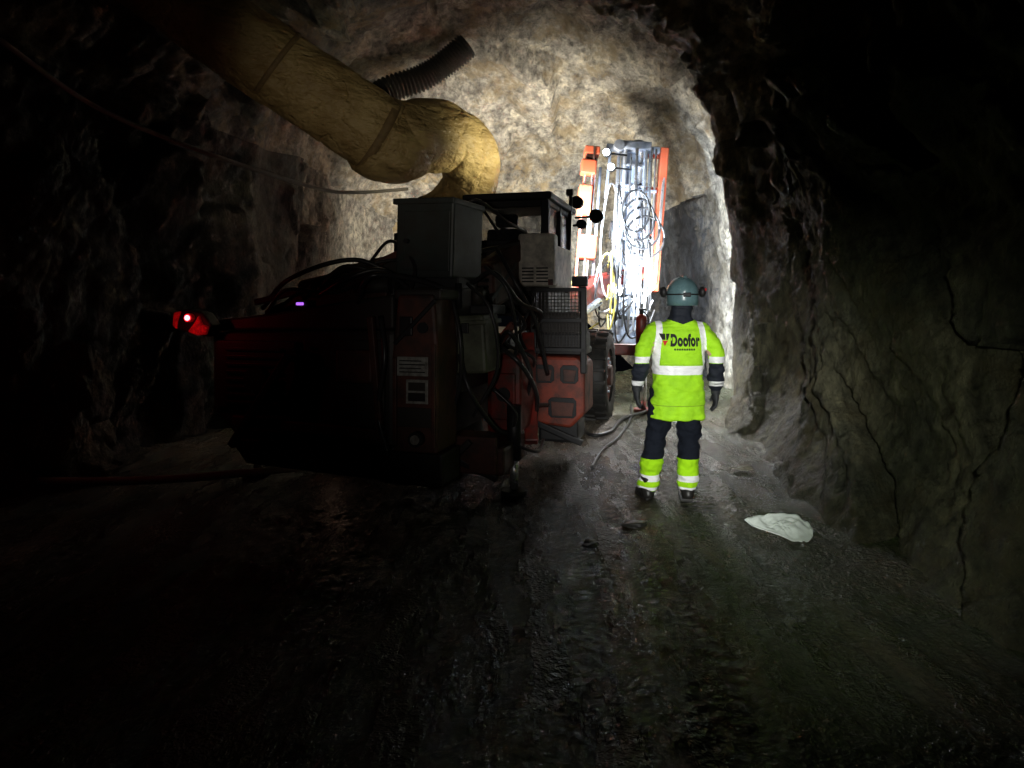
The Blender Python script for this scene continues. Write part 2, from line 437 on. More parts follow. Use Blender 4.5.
pan.box(.62, .72, -.07, -.04, 1.36, 1.5, M_black, .01).cyl((.8, -.07, 1.42), (.8, -.04, 1.42), .04, M_black).box(.60, .88, -.058, -.045, .70, .84, M_dark, .004)
pan = pan.done('rear_panel', rig, label='muddy orange upright rear corner panel')
b = B().box(.60, .84, -.062, -.048, 1.07, 1.21, M_sticker, .004)
for k in range(4): b.box(.62, .82-.03*(k%2), -.066, -.06, 1.095+k*.027, 1.103+k*.027, M_black, 0)
child(b, 'warning_label', pan)
b = B().box(.67, .84, -.062, -.048, .87, 1.045, M_sticker, .004).box(.69, .82, -.066, -.06, .89, .95, M_black, 0).box(.69, .82, -.066, -.06, .965, 1.025, M_dark, 0)
child(b, 'warning_label', pan)
b = B().cyl((.76, -.11, .62), (.76, -.04, .62), .055, M_black).cyl((.76, -.118, .62), (.76, -.10, .62), .035, M_sticker)
child(b, 'reverse_lamp', pan)
b = B().prism([(-1.32, 1.40), (-1.18, 1.36), (-1.0, 1.33), (-.96, 1.42), (-1.05, 1.52), (-1.2, 1.55), (-1.31, 1.52)], -.08, .05, M_black, .015).cyl((-1.15, -.13, 1.48), (-1.15, -.09, 1.48), .020, M_redlens, 16)
b.cyl((-1.15, -.12, 1.48), (-1.15, -.06, 1.48), .034, M_redbloom_dot)
tl = b.done('tail_lamp', rig, label='glowing red tail lamp')
child(B().prism([(-1.17, 1.37), (-1.08, 1.34), (-1.0, 1.35), (-.98, 1.41), (-1.04, 1.43), (-1.07, 1.50), (-1.11, 1.44)], -.10, -.07, M_redbloom_dot, .01), 'red_bloom_patch', tl)  # red bloom around the tail lamp, shaped as added plates
child(B().prism([(-1.31, 1.42), (-1.28, 1.39), (-1.27, 1.46), (-1.24, 1.53), (-1.30, 1.52)], -.10, -.07, M_redbloom_dot, .008), 'red_bloom_patch', tl)  # second plate of the same painted red bloom
B().box(-.28, -.16, -.0, .12, 1.56, 1.62, M_black, .01).box(-.26, -.20, -.015, .015, 1.58, 1.602, M_purple, .008).done('violet_marker_lamp', rig)
b = B(); rc = Matrix.Rotation(.03, 4, 'Y') @ Matrix.Rotation(-.12, 4, 'Z')
b.box(.33, .86, .55, 1.12, 1.80, 2.42, M_greybox, .02, rc).box(.31, .88, .53, 1.14, 2.40, 2.45, M_greybox, .012, rc).box(.38, .80, .53, .545, 1.86, 2.34, M_greybox, .01, rc)
b.cyl((.42, .54, 2.1), (.42, .50, 2.1), .02, M_black)
b.box(.35, .84, .6, 1.1, 1.66, 1.81, M_black, .01)
b.done('electrical_cabinet', rig, label='dark grey teal steel electrical cabinet')
b = B().box(.80, 1.12, .42, .85, 1.04, 1.50, M_olive, .025, Matrix.Rotation(-.06, 4, 'Y')).box(.79, 1.13, .41, .86, 1.42, 1.46, M_olive, .01, Matrix.Rotation(-.06, 4, 'Y')).box(.93, .99, .40, .42, 1.36, 1.44, M_black, .005)
b.done('toolbox', rig, label='olive grey steel box')
b = B().box(.4, .95, .35, 1.5, .9, 1.05, M_black).box(.55, .9, .4, 1.4, 1.05, 1.72, M_dark, .02)
b.cyl((.92, .38, 1.55), (.92, .38, 1.75), .03, M_black).box(.9, 1.1, .7, 1.1, 1.5, 1.58, M_black)
b.box(.72, .84, .36, .42, 1.5, 1.68, M_brown, .01).cyl((1.0, .6, 1.58), (1.0, .6, 1.72), .05, M_dark)
b.done('pump_housing', rig)
b = B(); rt = Matrix.Rotation(math.radians(8), 4, 'X')
b.box(-.55, .94, 1.25, 2.35, 1.60, 2.02, M_brown, .05, rt)
b.beam((.70, 1.15, 1.74), (.92, 2.2, 2.14), .10, .22, M_brown, .02)
for k in range(2):
    for j in range(4): b.box(.72+.02*k, .90, 1.22, 1.245, 1.66+j*.06, 1.69+j*.06, M_black, .003)
b.cyl((.2, 1.6, 2.0), (.2, 1.6, 2.42), .05, M_black).cyl((-.2, 1.9, 2.0), (-.2, 1.9, 2.3), .11, M_black)
b.done('engine_hood', rig, label='muddy orange sloping engine cover with vents')
cab = B()
u0, u1, v0, v1 = .33, 1.2, 2.4, 3.7
cab.box(u0, u1, v0, v1, 1.45, 1.80, M_dark, .03).box(u0-.05, u1+.05, v0-.10, v1+.1, 2.67, 2.745, M_black, .02)
for (u, v) in ((u0+.03, v0+.03), (u1-.04, v0+.03), (u0+.03, v1-.03), (u1-.03, v1-.03), (u1-.03, 3.05)):
    cab.beam((u, v, 1.78), (u, v, 2.70), .08, .08, M_black)
cab.box(u0, u1, v0, v0+.05, 2.2, 2.26, M_black).box(u1-.05, u1, v0, v1, 2.12, 2.17, M_black).box(u0+.02, u1-.02, v0+.01, v0+.05, 1.8, 2.22, M_dark, .01)
cab.beam((u0+.1, v0, 2.68), (u0+.35, v0, 2.3), .03, .03, M_black).box(u0, u1, v0, v0+.05, 2.60, 2.68, M_black).box(u1-.05, u1, v0, v1, 2.62, 2.68, M_black)
cab.box(.45, .9, 2.7, 3.1, 1.8, 1.95, M_black, .04).box(.45, .9, 2.62, 2.74, 1.9, 2.4, M_black, .04)
cab.box(.55, .8, 2.62, 2.72, 2.42, 2.56, M_black, .04).cyl((.68, 3.4, 1.8), (.68, 3.3, 2.2), .03, M_black)
cabo = cab.done('cab', rig, label='black framed operator cab with roof')
child(B().box(u0+.05, u1-.05, v0+.015, v0+.03, 2.26, 2.68, M_glass, 0), 'window_pane', cabo)
child(B().box(u1-.03, u1-.02, v0+.06, 3.02, 2.17, 2.68, M_glass, 0), 'window_pane', cabo)
child(B().box(u1-.03, u1-.02, 3.08, v1-.06, 2.17, 2.68, M_glass, 0), 'window_pane', cabo)
b = B().box(.93, 1.31, 2.16, 2.38, 1.76, 2.30, M_white, .03).box(1.20, 1.28, 2.38, 3.3, 1.74, 2.20, M_white, .03).box(.97, 1.28, 2.15, 2.17, 2.0, 2.26, M_white, .01)
for k in range(5):
    for j in range(2): b.box(.98+j*.15, 1.10+j*.15, 2.135, 2.152, 1.80+k*.034, 1.814+k*.034, M_black, .002)
b.box(1.25, 1.30, 2.145, 2.16, 1.77, 1.83, M_red, .005)
child(b, 'side_cover', cabo, label='cream white cover panel with vents')
g = B(); g.box(1.10, 1.16, 2.0, 2.06, .9, 1.75, M_black).box(1.60, 1.66, 2.0, 2.06, .9, 1.75, M_black)
for z in (1.72, 1.42, 1.13): g.box(1.10, 1.66, 2.0, 2.05, z-.02, z+.02, M_black, .004)
for k in range(13): g.box(1.17+k*.034, 1.176+k*.034, 2.02, 2.035, 1.15, 1.71, M_dark, 0)
for k in range(17): g.box(1.12, 1.64, 2.015, 2.03, 1.16+k*.033, 1.166+k*.033, M_dark, 0)
g.box(1.12, 1.64, 2.07, 2.5, 1.08, 1.14, M_black, .01).box(1.14, 1.62, 2.16, 2.40, 1.14, 1.50, M_dark, .05).box(1.12, 1.64, 2.14, 2.42, 1.12, 1.3, M_black, .03)
g.done('guard_grille', rig, label='black wire mesh guard')
b = B().prism([(1.08, .40), (1.5, .36), (1.64, .50), (1.64, .98), (1.56, 1.06), (1.08, 1.06)], 2.02, 2.6, M_orange, .03).box(1.16, 1.56, 2.1, 2.55, .2, .42, M_black, .03)
for (a0, a1, z0, z1) in ((1.14, 1.34, .80, .98), (1.40, 1.58, .80, .98), (1.28, 1.56, .46, .66)):
    b.prism([(a0+.03, z0), (a1-.03, z0), (a1, z0+.03), (a1, z1-.03), (a1-.03, z1), (a0+.03, z1), (a0, z1-.03), (a0, z0+.03)], 2.008, 2.03, M_black, .004)
    b.prism([(a0+.04, z0+.02), (a1-.04, z0+.02), (a1-.02, z1-.05), (a0+.03, z1-.04)], 2.0, 2.02, M_brown, .004)
b.beam((1.1, 2.02, .42), (1.62, 2.02, .22), .05, .06, M_black)
b.done('battery_box', rig, label='dirty orange steel guard with rounded cutouts')
b = B().box(.96, 1.26, .98, 1.6, .48, 1.16, M_red, .04).box(1.0, 1.22, .95, 1.0, .6, 1.0, M_red, .02).beam((1.28, 1.3, .35), (1.10, 1.9, 1.28), .12, .1, M_red)
b.beam((.98, .98, 1.15), (1.2, .98, 1.42), .08, .06, M_orange)
b.cyl((1.12, .93, .82), (1.12, .96, .82), .06, M_black).cyl((1.12, .92, .82), (1.12, .94, .82), .03, M_black)
b.done('side_bracket', rig, label='worn red orange steel side bracket')
b = B().box(.6, 1.25, .5, 1.2, .24, .46, M_brown, .03).box(.85, 1.2, .45, .5, .26, .55, M_brown, .01)
b.beam((.65, .45, .45), (1.2, .5, .22), .06, .05, M_black).beam((.72, .42, .24), (1.0, .42, .52), .05, .05, M_dark)
b.done('lower_frame', rig)
for s in (1, -1):
    u = 1.24 if s > 0 else -1.2
    b = B().cyl((u, .85, .3), (u, .85, .75), .06, M_black).cyl((u, .85, .06), (u, .85, .32), .035, M_chrome).cyl((u, .85, .0), (u, .85, .05), .11, M_black)
    if s < 0: b.box(-1.2, -1.0, .75, .95, .6, .75, M_black)
    b.done('support_jack', rig)
def wheel(u, v, s):
    r = .60; w = .17
    b = B(); prof = [(w*.9, r*.6), (w, r*.75), (w*.95, r*.93), (w*.7, r), (0, r*1.01), (-w*.7, r), (-w*.95, r*.93), (-w, r*.75), (-w*.9, r*.6)]
    rings = []
    for k in range(48):
        a = 2*math.pi*k/48; rings.append([b.bm.verts.new((u+x, v+q*math.cos(a), r+q*math.sin(a))) for x, q in prof])
    i0 = b.mi(M_rubber)
    for k in range(48):
        for j in range(len(prof)-1):
            f = b.bm.faces.new((rings[k][j], rings[k][j+1], rings[(k+1)%48][j+1], rings[(k+1)%48][j])); f.material_index = i0; f.smooth = True
    for k in range(24):
        a = 2*math.pi*k/24
        for sg in (-1, 1):
            c = Vector((u+sg*w*.5, v+r*1.0*math.cos(a+sg*.06), r+r*math.sin(a+sg*.06)))
            b.box(c.x-.075, c.x+.075, c.y-.025, c.y+.025, c.z-.022, c.z+.022, M_rubber, .005, Matrix.Rotation(a, 4, 'X'))
    wo = b.done('wheel', rig)
    rb = B().cyl((u-w*.85, v, r), (u+w*.7, v, r), r*.62, M_orange, 32).cyl((u+s*w*.5, v, r), (u+s*w*1.05, v, r), .14, M_brown, 20)
    for k in range(8):
        a = 2*math.pi*k/8; rb.cyl((u+s*w*.6, v+.22*math.cos(a), r+.22*math.sin(a)), (u+s*w*.85, v+.22*math.cos(a), r+.22*math.sin(a)), .018, M_alu, 8)
    child(rb, 'rim', wo)
for (u, v, s) in ((1.40, 4.75, 1), (-1.2, 4.85, -1), (.55, 2.0, 1), (-.9, 2.3, -1)): wheel(u, v, s)
b = B().box(.5, 1.98, 5.45, 5.6, .82, .98, M_red, .02).box(1.87, 2.01, 5.4, 5.65, .60, 1.02, M_red, .02).cyl((1.94, 5.52, .03), (1.94, 5.52, .62), .045, M_chrome).cyl((1.94, 5.52, .0), (1.94, 5.52, .05), .14, M_red)
b.done('outrigger', rig, label='red front stabiliser leg')
b = B().tube([(1.93, 5.3, .98), (1.93, 5.3, 1.32), (1.93, 5.3, 1.38), (1.93, 5.3, 1.42)], [.08, .08, .075, .03], M_red, 20).cyl((1.93, 5.3, 1.42), (1.93, 5.3, 1.48), .03, M_black)
b.box(1.89, 2.0, 5.28, 5.32, 1.47, 1.50, M_black, .005).tube([(1.96, 5.3, 1.46), (2.03, 5.28, 1.35), (2.02, 5.27, 1.1)], .012, M_hose, 8, 6).box(1.88, 1.98, 5.25, 5.5, .95, .99, M_black, .005)
b.done('fire_extinguisher', rig, label='small red fire extinguisher')
for (X, Y, Z, r) in ((.80, 8.6, 2.82, .075), (1.05, 8.7, 2.66, .085), (.86, 8.62, 2.55, .06)):
    c = W(X, Y, Z)
    b = B().cyl(c+Vector((0, -.06, 0)), c+Vector((0, .06, 0)), r, M_black).tube([c+Vector((0, .06, 0)), c+Vector((0, .09, 0))], [r, r*.6], M_black)
    b.cyl(c+Vector((0, -.075, 0)), c+Vector((0, -.055, 0)), r*.8, M_glass)
    b.beam(c, Vector((1.2, c.y+.1, c.z)), .03, .03, M_black)
    b.done('mast_lamp', rig)
b = B().beam((1.22, 3.35, 1.7), (1.24, 3.5, 2.9), .04, .04, M_black).box(1.19, 1.27, 3.44, 3.52, 2.86, 2.94, M_black).done('lamp_mast', rig)
b = B().beam((.5, 5.2, 1.3), W(1.55, 11.75, 1.9), .28, .32, M_red, .03).cyl((.45, 5.1, 1.1), (.45, 5.1, 1.65), .2, M_red)
b.cyl((.5, 5.3, 1.0), W(1.4, 11.2, 1.6), .06, M_chrome).beam(W(1.3, 11.7, 1.9), W(2.3, 11.95, 2.1), .25, .25, M_red)
b.done('boom_arm', rig, label='red hydraulic boom arm')
def feed(x0, y0, z0, x1, y1, z1, w, main):
    b = B(); p0, p1 = W(x0, y0, z0), W(x1, y1, z1); d = (p1-p0); n = d.normalized()
    side = Vector((cs, sn, 0)); side = (side-n*side.dot(n)).normalized(); f = n.cross(side)
    if f.y > 0: f = -f
    m = M_alu if main else M_feedor
    for s in (-.5, .5):
        b.beam(p0+side*w*s, p1+side*w*s, w*.22, .16, m, .012, f)
        b.beam(p0+side*w*s+f*.09, p1+side*w*s+f*.09, w*.1, .03, M_chrome, .004, f)
    if main: b.beam(p0-f*.03, p1-f*.03, w*.8, .04, m, .005, f)
    k = 0
    while k < 1.0:
        q = p0.lerp(p1, k); b.beam(q-side*w*.6, q+side*w*.6, .05, .2, m if int(k*20) % 2 else M_black, .01, f); k += .11 if main else .23
    for k in (0, .98): 
        q = p0.lerp(p1, k); b.beam(q-side*w*.75, q+side*w*.75, .14, .3, M_alu if main else M_feedor, .02, f)
    return b, p0, p1, side, f, n
b, p0, p1, side, f, n = feed(1.88, 11.6, .95, 2.12, 12.0, 4.30, .34, True)
b.tube([p0+f*.2+n*.1, p1+f*.2-n*.15], .026, M_chrome, 12)
b.tube([p0-side*.09+f*.17+n*.2, p1-side*.09+f*.17-n*.25], .018, M_chrome, 10)
fo = b.done('drill_feed', rig, label='shiny wet aluminium drill feed beam standing upright')
q = p0.lerp(p1, .38)
b = B().beam(q+f*.2-n*.3, q+f*.2+n*.35, .2, .22, M_alu, .03, f).cyl(q+f*.22+n*.35, q+f*.22+n*.6, .08, M_chrome).cyl(q+f*.2-n*.55, q+f*.2-n*.3, .07, M_alu)
b.beam(q+f*.24-side*.16, q+f*.24+side*.16, .12, .12, M_black, .02, n).cyl(q+f*.3-side*.12, q+f*.3+side*.12, .06, M_alu)
child(b, 'rock_drill', fo)
b = B(); q = p0.lerp(p1, .97)
b.beam(q-side*.5, q+side*.42, .12, .12, M_alu, .02, n).beam(q-side*.42+n*.06, q-side*.46-n*.9, .05, .05, M_alu).beam(q+side*.12+n*.05, q+side*.1-n*1.7, .06, .06, M_chrome)
b.cyl(q+side*.05+n*.0-f*.05, q+side*.05+n*.16-f*.05, .1, M_alu).cyl(q-side*.3-f*.02, q-side*.3+f*.2, .09, M_alu)
child(b, 'feed_head', fo)
b = B()
for sx_, r_ in ((-.30, .03), (-.24, .016), (.27, .035), (.36, .018)):
    b.tube([p0+side*sx_+f*.1+n*.5, p1+side*(sx_*.95)+f*.06-n*.1], r_, M_chrome, 10)
for k in (.25, .5, .75): 
    q = p0.lerp(p1, k); b.beam(q-side*.33+f*.08, q+side*.38+f*.08, .04, .05, M_alu, .008, n)
child(b, 'feed_cylinder', fo)
b, p0b, p1b, s2, f2, n2 = feed(1.12, 11.6, 1.75, 1.36, 11.9, 4.18, .17, False)
q = p0b.lerp(p1b, .62); b.beam(q+f2*.12-n2*.25-s2*.06, q+f2*.12+n2*.25-s2*.06, .22, .24, M_feedor, .03, f2)
q = p0b.lerp(p1b, .3); b.beam(q+f2*.12-n2*.2+s2*.05, q+f2*.12+n2*.2+s2*.05, .30, .22, M_feedor, .04, f2).cyl(q+f2*.25, q+f2*.1, .08, M_black)
q = p0b.lerp(p1b, .85); b.beam(q+f2*.1-n2*.12-s2*.04, q+f2*.1+n2*.14-s2*.04, .26, .2, M_feedor, .03, f2)
b.tube([p0b+f2*.16+s2*.03, p1b+f2*.16+s2*.03], .018, M_chrome, 10).tube([p0b+s2*.2+n2*.2, p1b+s2*.17-n2*.3], .025, M_alu, 10)
b.done('drill_feed', rig, label='stepped orange red second drill feed beam')
b = B().beam(W(2.36, 11.7, 1.75), W(2.62, 12.05, 4.22), .14, .2, M_feedor, .02, f).beam(W(2.36, 11.55, 1.9), W(2.58, 11.9, 3.7), .05, .05, M_chrome)
for k in (.1, .4, .7, .95):
    q = W(2.36, 11.7, 1.75).lerp(W(2.62, 12.05, 4.22), k); b.beam(q, q-side*.32, .08, .1, M_feedor, .01, n)
b.done('lift_cylinder', rig, label='slanted orange beam with steel rod beside the feed')
for (X, Y, Z) in ((1.55, 11.5, 4.05), (1.62, 11.45, 3.8), (1.75, 11.5, 1.75)):
    c = W(X, Y, Z)
    b = B().cyl(c, c+Vector((0, .1, 0)), .07, M_black).cyl(c+Vector((0, -.01, 0)), c+Vector((0, .01, 0)), .055, M_lamp).beam(c+Vector((0, .08, 0)), c+Vector((.3, .35, 0)), .03, .03, M_black).done('boom_lamp', rig)
for i in range(22):
    x = random.uniform(1.5, 2.3); z0 = random.uniform(1.9, 3.4); z1 = random.uniform(.9, 1.7); dx = random.uniform(-.5, .25)
    yy = 11.35+random.uniform(-.2, .2)
    m = [M_hosew, M_hose, M_hose, M_hosey, M_hose, M_hosew][i % 6]
    if m is M_hosey: x = random.uniform(1.25, 1.6); z0 = random.uniform(1.6, 2.3)
    B().tube([W(x, yy+.2, z0), W(x+dx*.6, yy-.1, z0+.22), W(x+dx, yy-.15, (z0+z1)/2), W(x+dx*.7, yy, z1), W(x+.15, yy+.15, z1+.25)], .015, m, 8, 8).done('hydraulic_hose', rig)
for i in range(4):
    b = B(); c = W(1.98+.05*i, 11.2, 3.05-i*.14); pts = [c+side*(.22+.03*i)*math.cos(a)+n*(.34)*math.sin(a) for a in [2*math.pi*k/20 for k in range(21)]]
    b.tube(pts, .018, M_hose, 8).done('hydraulic_hose', rig)
R = [
 [(-.9, .5, 1.55), (-.5, .3, 1.8), (0, .45, 1.95), (.4, .6, 1.75)],
 [(-.6, .6, 1.7), (-.2, .5, 1.85), (.25, .6, 1.95), (.5, .6, 1.9)],
 [(-.3, .3, 1.65), (0, .25, 1.88), (.3, .35, 1.8), (.35, .5, 1.6)],
 [(-.1, .9, 1.95), (.2, .7, 2.12), (.5, .5, 1.9), (.55, .2, 1.6)],
 [(.2, .1, 1.6), (.4, -.05, 1.8), (.7, .3, 1.75), (.9, .45, 1.62)],
 [(.9, .3, 1.62), (.98, .25, 1.3), (.95, .3, .95), (.8, .4, .6)],
 [(.93, .35, 1.2), (1.05, .3, .9), (1.15, .6, .6), (1.2, .9, .5)],
 [(1.0, .8, 1.9), (1.2, .8, 1.7), (1.25, .9, 1.3), (1.2, 1.0, 1.1)],
 [(.9, 1.5, 2.1), (1.12, 1.3, 1.8), (1.28, 1.5, 1.4), (1.3, 1.9, .9)],
 [(.6, 1.3, 2.2), (.8, 1.1, 2.5), (1.0, 1.5, 2.35), (1.05, 2.0, 2.3)],
 [(1.0, .9, 1.3), (1.3, .8, 1.1), (1.35, 1.2, .8), (1.25, 1.6, .5)],
 [(-.7, .25, 1.5), (-.45, .15, 1.7), (-.1, .3, 1.68), (.1, .5, 1.8)],
 [(-.2, .2, 1.65), (.1, .1, 1.78), (.35, .2, 1.85), (.5, .4, 1.7)],
 [(.95, .5, 1.75), (1.15, .45, 1.55), (1.2, .5, 1.1), (1.0, .5, .7)],
 [(1.05, 1.0, 1.2), (1.2, .85, 1.35), (1.32, 1.1, 1.0), (1.22, 1.4, .7), (1.3, 1.9, .6)],
 [(1.12, 1.9, 1.7), (1.2, 1.7, 1.6), (1.1, 1.6, 1.3), (1.2, 1.8, 1.0)],
 [(.45, -.02, 1.5), (.52, -.1, 1.2), (.45, -.06, .8), (.55, -.1, .5)],
 [(1.05, 1.3, 1.6), (1.25, 1.2, 1.4), (1.1, 1.1, 1.25), (1.3, 1.3, 1.1), (1.15, 1.7, .9)],
 [(.8, 1.0, 1.75), (1.05, .9, 1.85), (1.2, 1.2, 1.6), (1.3, 1.6, 1.5), (1.15, 1.95, 1.35)],
 [(1.1, .7, .9), (1.28, .75, .7), (1.2, .9, .45), (1.35, 1.2, .3), (1.3, 1.7, .3)],
]
for i, p in enumerate(R): B().tube(p, .02-.005*(i % 2), M_hose, 8, 8).done('hydraulic_hose', rig)
b = B().beam((.92, 1.2, 1.62), (.92, 2.1, 2.0), .05, .05, M_black).beam((.8, 1.2, 2.05), (.95, 2.1, 2.2), .04, .04, M_black).done('hand_rail', rig)
for p in ((.1, 5.6, 2.3), (1.0, 5.6, 1.9)):
    b = B().box(p[0]-.12, p[0]+.12, p[1]-.05, p[1]+.05, p[2]-.08, p[2]+.08, M_black, .02).box(p[0]-.1, p[0]+.1, p[1]+.045, p[1]+.06, p[2]-.06, p[2]+.06, M_lamp, .004)
    b.beam((p[0], p[1], p[2]-.05), (p[0], p[1]-.1, 1.0), .04, .04, M_black).done('work_lamp', rig)

# ---------------------------------------------------------------- ventilation duct
DC = Vector((-2.0, 7.2, 3.8))
duct = empty('ventilation_duct', DC, 'tan fabric ventilation duct hanging below the tunnel roof', 'ventilation duct')
def dl(pts): return [Vector(p)-DC for p in pts]
def wr1(t_, a, P): return 1+.05*noise.noise(P*1.8+Vector((math.cos(a)*1.5, math.sin(a)*1.5, 0)))+.012*math.sin(a*3+t_*9)-.03*math.exp(-(((t_*3.3+.2) % 1)/.03)**2)+.03*noise.noise(Vector((math.cos(a)*3, math.sin(a)*3, t_*18)))
def wr2(t_, a, P): return 1+.08*noise.noise(P*2.5+Vector((math.cos(a)*1.2, math.sin(a)*1.2, 0)))+.09*abs(math.sin(t_*17+2.0*math.sin(a)+1.5*noise.noise(P*2)))**.6-.06+.05*noise.noise(Vector((math.cos(a)*3, math.sin(a)*3, t_*12)))
B().tube(dl([(-3.75, 6.35, 4.88), (-3.3, 6.65, 4.60), (-2.85, 6.92, 4.29), (-2.1, 7.3, 3.82), (-1.40, 7.62, 3.38)]), [.37, .38, .39, .40, .42], M_tan, 56, 40, True, wr1).done('duct_segment', duct)
B().tube(dl([(-1.56, 7.54, 3.42), (-1.36, 7.70, 3.34), (-1.10, 7.95, 3.46), (-.80, 8.3, 3.54), (-.56, 8.65, 3.42), (-.54, 8.95, 3.12), (-.78, 9.2, 2.84), (-1.2, 9.4, 2.62)]), [.40, .46, .43, .40, .37, .35, .34, .32], M_tan, 80, 26, True, wr2).done('duct_elbow', duct)
for p, q, r in (((-2.42, 7.14, 4.03), (-2.38, 7.16, 4.0), .402), ((-1.50, 7.575, 3.44), (-1.43, 7.61, 3.40), .432)):
    B().tube(dl([p, q]), r, M_strap, 48).done('duct_cuff', duct)
b = B()
b.tube([(-2.5, 11.3, 4.75), (-2.02, 11.5, 5.08), (-1.5, 11.6, 5.30), (-1.1, 11.6, 5.55), (-.74, 11.6, 5.84)], .205, M_rubberg, 32, 48, True, lambda t_, a, P: 1+.10*math.sin(t_*2*math.pi*34))
b.done('corrugated_hose', None, label='grey corrugated flexible hose hanging from the rock roof', category='hose')
b = B().tube([(-3.6, 4.9, 3.45), (-3.3, 5.6, 3.15), (-2.75, 6.4, 2.95), (-2.05, 7.4, 2.80), (-1.75, 8.0, 2.85), (-1.3, 8.7, 3.0)], .02, mat('grey_cable', (.32,.29,.26), .5), 10, 10)
b.done('hanging_cable', None, label='long grey cable strung beside the duct', category='cable')
def fp(x, y, h=.03): return (x, y, fz(x, y)+h)
B().tube([fp(2.2, 11.2), fp(2.0, 10.2), fp(1.45, 9.2), fp(1.2, 8.5), fp(.95, 8.3), fp(.8, 8.9), fp(.4, 9.6)], .022, M_hose, 10, 12).done('floor_hose', None, label='black hose lying in loops on the wet floor', category='hose')
B().tube([fp(.75, 6.6), fp(.98, 7.5), fp(1.25, 8.2), fp(1.6, 9.4), fp(1.8, 10.6)], .014, M_hose, 10, 12).done('floor_hose', None, label='thin black hose trailing along the floor beside the rig', category='hose')
B().tube([fp(-3.6, 5.3, .25), fp(-2.9, 5.75, .14), fp(-2.4, 6.1, .1), fp(-1.7, 6.6, .06)], .035, mat('old_pipe', (.2,.18,.16), .5), 12, 8).done('pipe', None, label='old grey pipe lying by the rock wall', category='pipe')

# ---------------------------------------------------------------- sheet + stones
def sheet(name, cx, cy, pts, m, label, cat, h=.03, tilt=.10):
    bm = bmesh.new(); c = bm.verts.new((0, 0, 0)); rings = []
    K = 14; pp = crom(pts+[pts[0]], 5)[:-1]; n = len(pp)
    for i in range(1, K+1):
        rings.append([bm.verts.new((p[0]*i/K, p[1]*i/K, 0)) for p in pp])
    for k in range(n): bm.faces.new((c, rings[0][k], rings[0][(k+1) % n]))
    for i in range(K-1):
        for k in range(n): bm.faces.new((rings[i][k], rings[i+1][k], rings[i+1][(k+1) % n], rings[i][(k+1) % n]))
    for v in bm.verts:
        x, y_ = v.co.x+cx, v.co.y+cy
        v.co.z = fz(x, y_)+.03+h*noise.fractal(Vector((x*11, y_*11, 1)), .6, 2, 4)+tilt*max(0, (v.co.y+.1)/.25)
    for f in bm.faces: f.smooth = True
    bmesh.ops.recalc_face_normals(bm, faces=bm.faces)
    me = bpy.data.meshes.new(name); bm.to_mesh(me); bm.free(); me.materials.append(m)
    o = bpy.data.objects.new(name, me); o.location = (cx, cy, 0); COL.objects.link(o); o['label'] = label; o['category'] = cat
    md = o.modifiers.new('s', 'SOLIDIFY'); md.thickness = .004
    return o
M_sheet = mat('pale_plastic', (.90,.98,.93), .4, 0, .2, 11, (.4,.50,.43), .3)
sheet('plastic_sheet', 1.85, 4.78, [(-.25, .04), (-.12, .09), (.02, .11), (.14, .12), (.20, .04), (.18, -.06), (.11, -.12), (.02, -.10), (-.1, -.04)], M_sheet, 'crumpled pale mint white plastic sheet on the wet floor', 'plastic sheet', .020, .12)
sheet('paper_scrap', 2.15, 6.55, [(-.12, 0), (-.04, .05), (.09, .04), (.10, -.03), (0, -.05)], mat('wet_paper', (.22,.21,.14), .5), 'small wet dull scrap of paper by the rock wall', 'paper scrap', .01, .02)
M_stone = mat('wet_stone', (.02,.018,.016), .5, 0, .5, 9, (.02,.02,.02), .4)
for i, (x, y_, r) in enumerate([(.90, 5.02, .07), (.52, 4.62, .05)]):
    bm = bmesh.new(); bmesh.ops.create_icosphere(bm, subdivisions=4, radius=1)
    for v in bm.verts:
        v.co *= 1+.5*noise.noise(v.co*1.3+Vector((i*3.3, 0, 0)))+.25*noise.noise(v.co*3.5+Vector((0, i*2, 0)))
        v.co = Vector((v.co.x*r*1.4, v.co.y*r, v.co.z*r*.4))
    for f in bm.faces: f.smooth = True
    me = bpy.data.meshes.new('stone'); bm.to_mesh(me); bm.free(); me.materials.append(M_stone)
    o = bpy.data.objects.new('stone', me); o.location = (x, y_, fz(x, y_)+r*.1); o.rotation_euler[2] = i*1.3; COL.objects.link(o)
    o['label'] = 'wet dark loose stone lying on the gravel floor'; o['category'] = 'stone'; o['group'] = 'loose stones on the tunnel floor'

# ---------------------------------------------------------------- person
PX, PY = 1.351, 5.70
per = empty('person', (PX, PY, 0), 'person in yellow high-visibility jacket and grey-blue helmet standing, arms hanging', 'person')
def baked(b, name, mats, voxel, wrinkle=None, parent=per, smooth=4):
    ob = b.done(name+'_tmp', None, center=False)
    md = ob.modifiers.new('r', 'REMESH'); md.mode = 'VOXEL'; md.voxel_size = voxel; md.use_smooth_shade = True
    if smooth:
        s = ob.modifiers.new('s', 'SMOOTH'); s.iterations = smooth; s.factor = .5
    dg = bpy.context.evaluated_depsgraph_get(); me = bpy.data.meshes.new_from_object(ob.evaluated_get(dg))
    bpy.data.objects.remove(ob)
    me.name = name
    if wrinkle:
        nn = [v.normal.copy() for v in me.vertices]
        for v, q in zip(me.vertices, nn): v.co += q*wrinkle(v.co.copy())
    me.materials.clear()
    for m in mats: me.materials.append(m)
    me.shade_smooth()
    o = bpy.data.objects.new(name, me); link(o, per); return o
M_skin = mat('skin', (.55,.33,.24), .5, 0, .1, 6, (.4,.2,.15), .1)
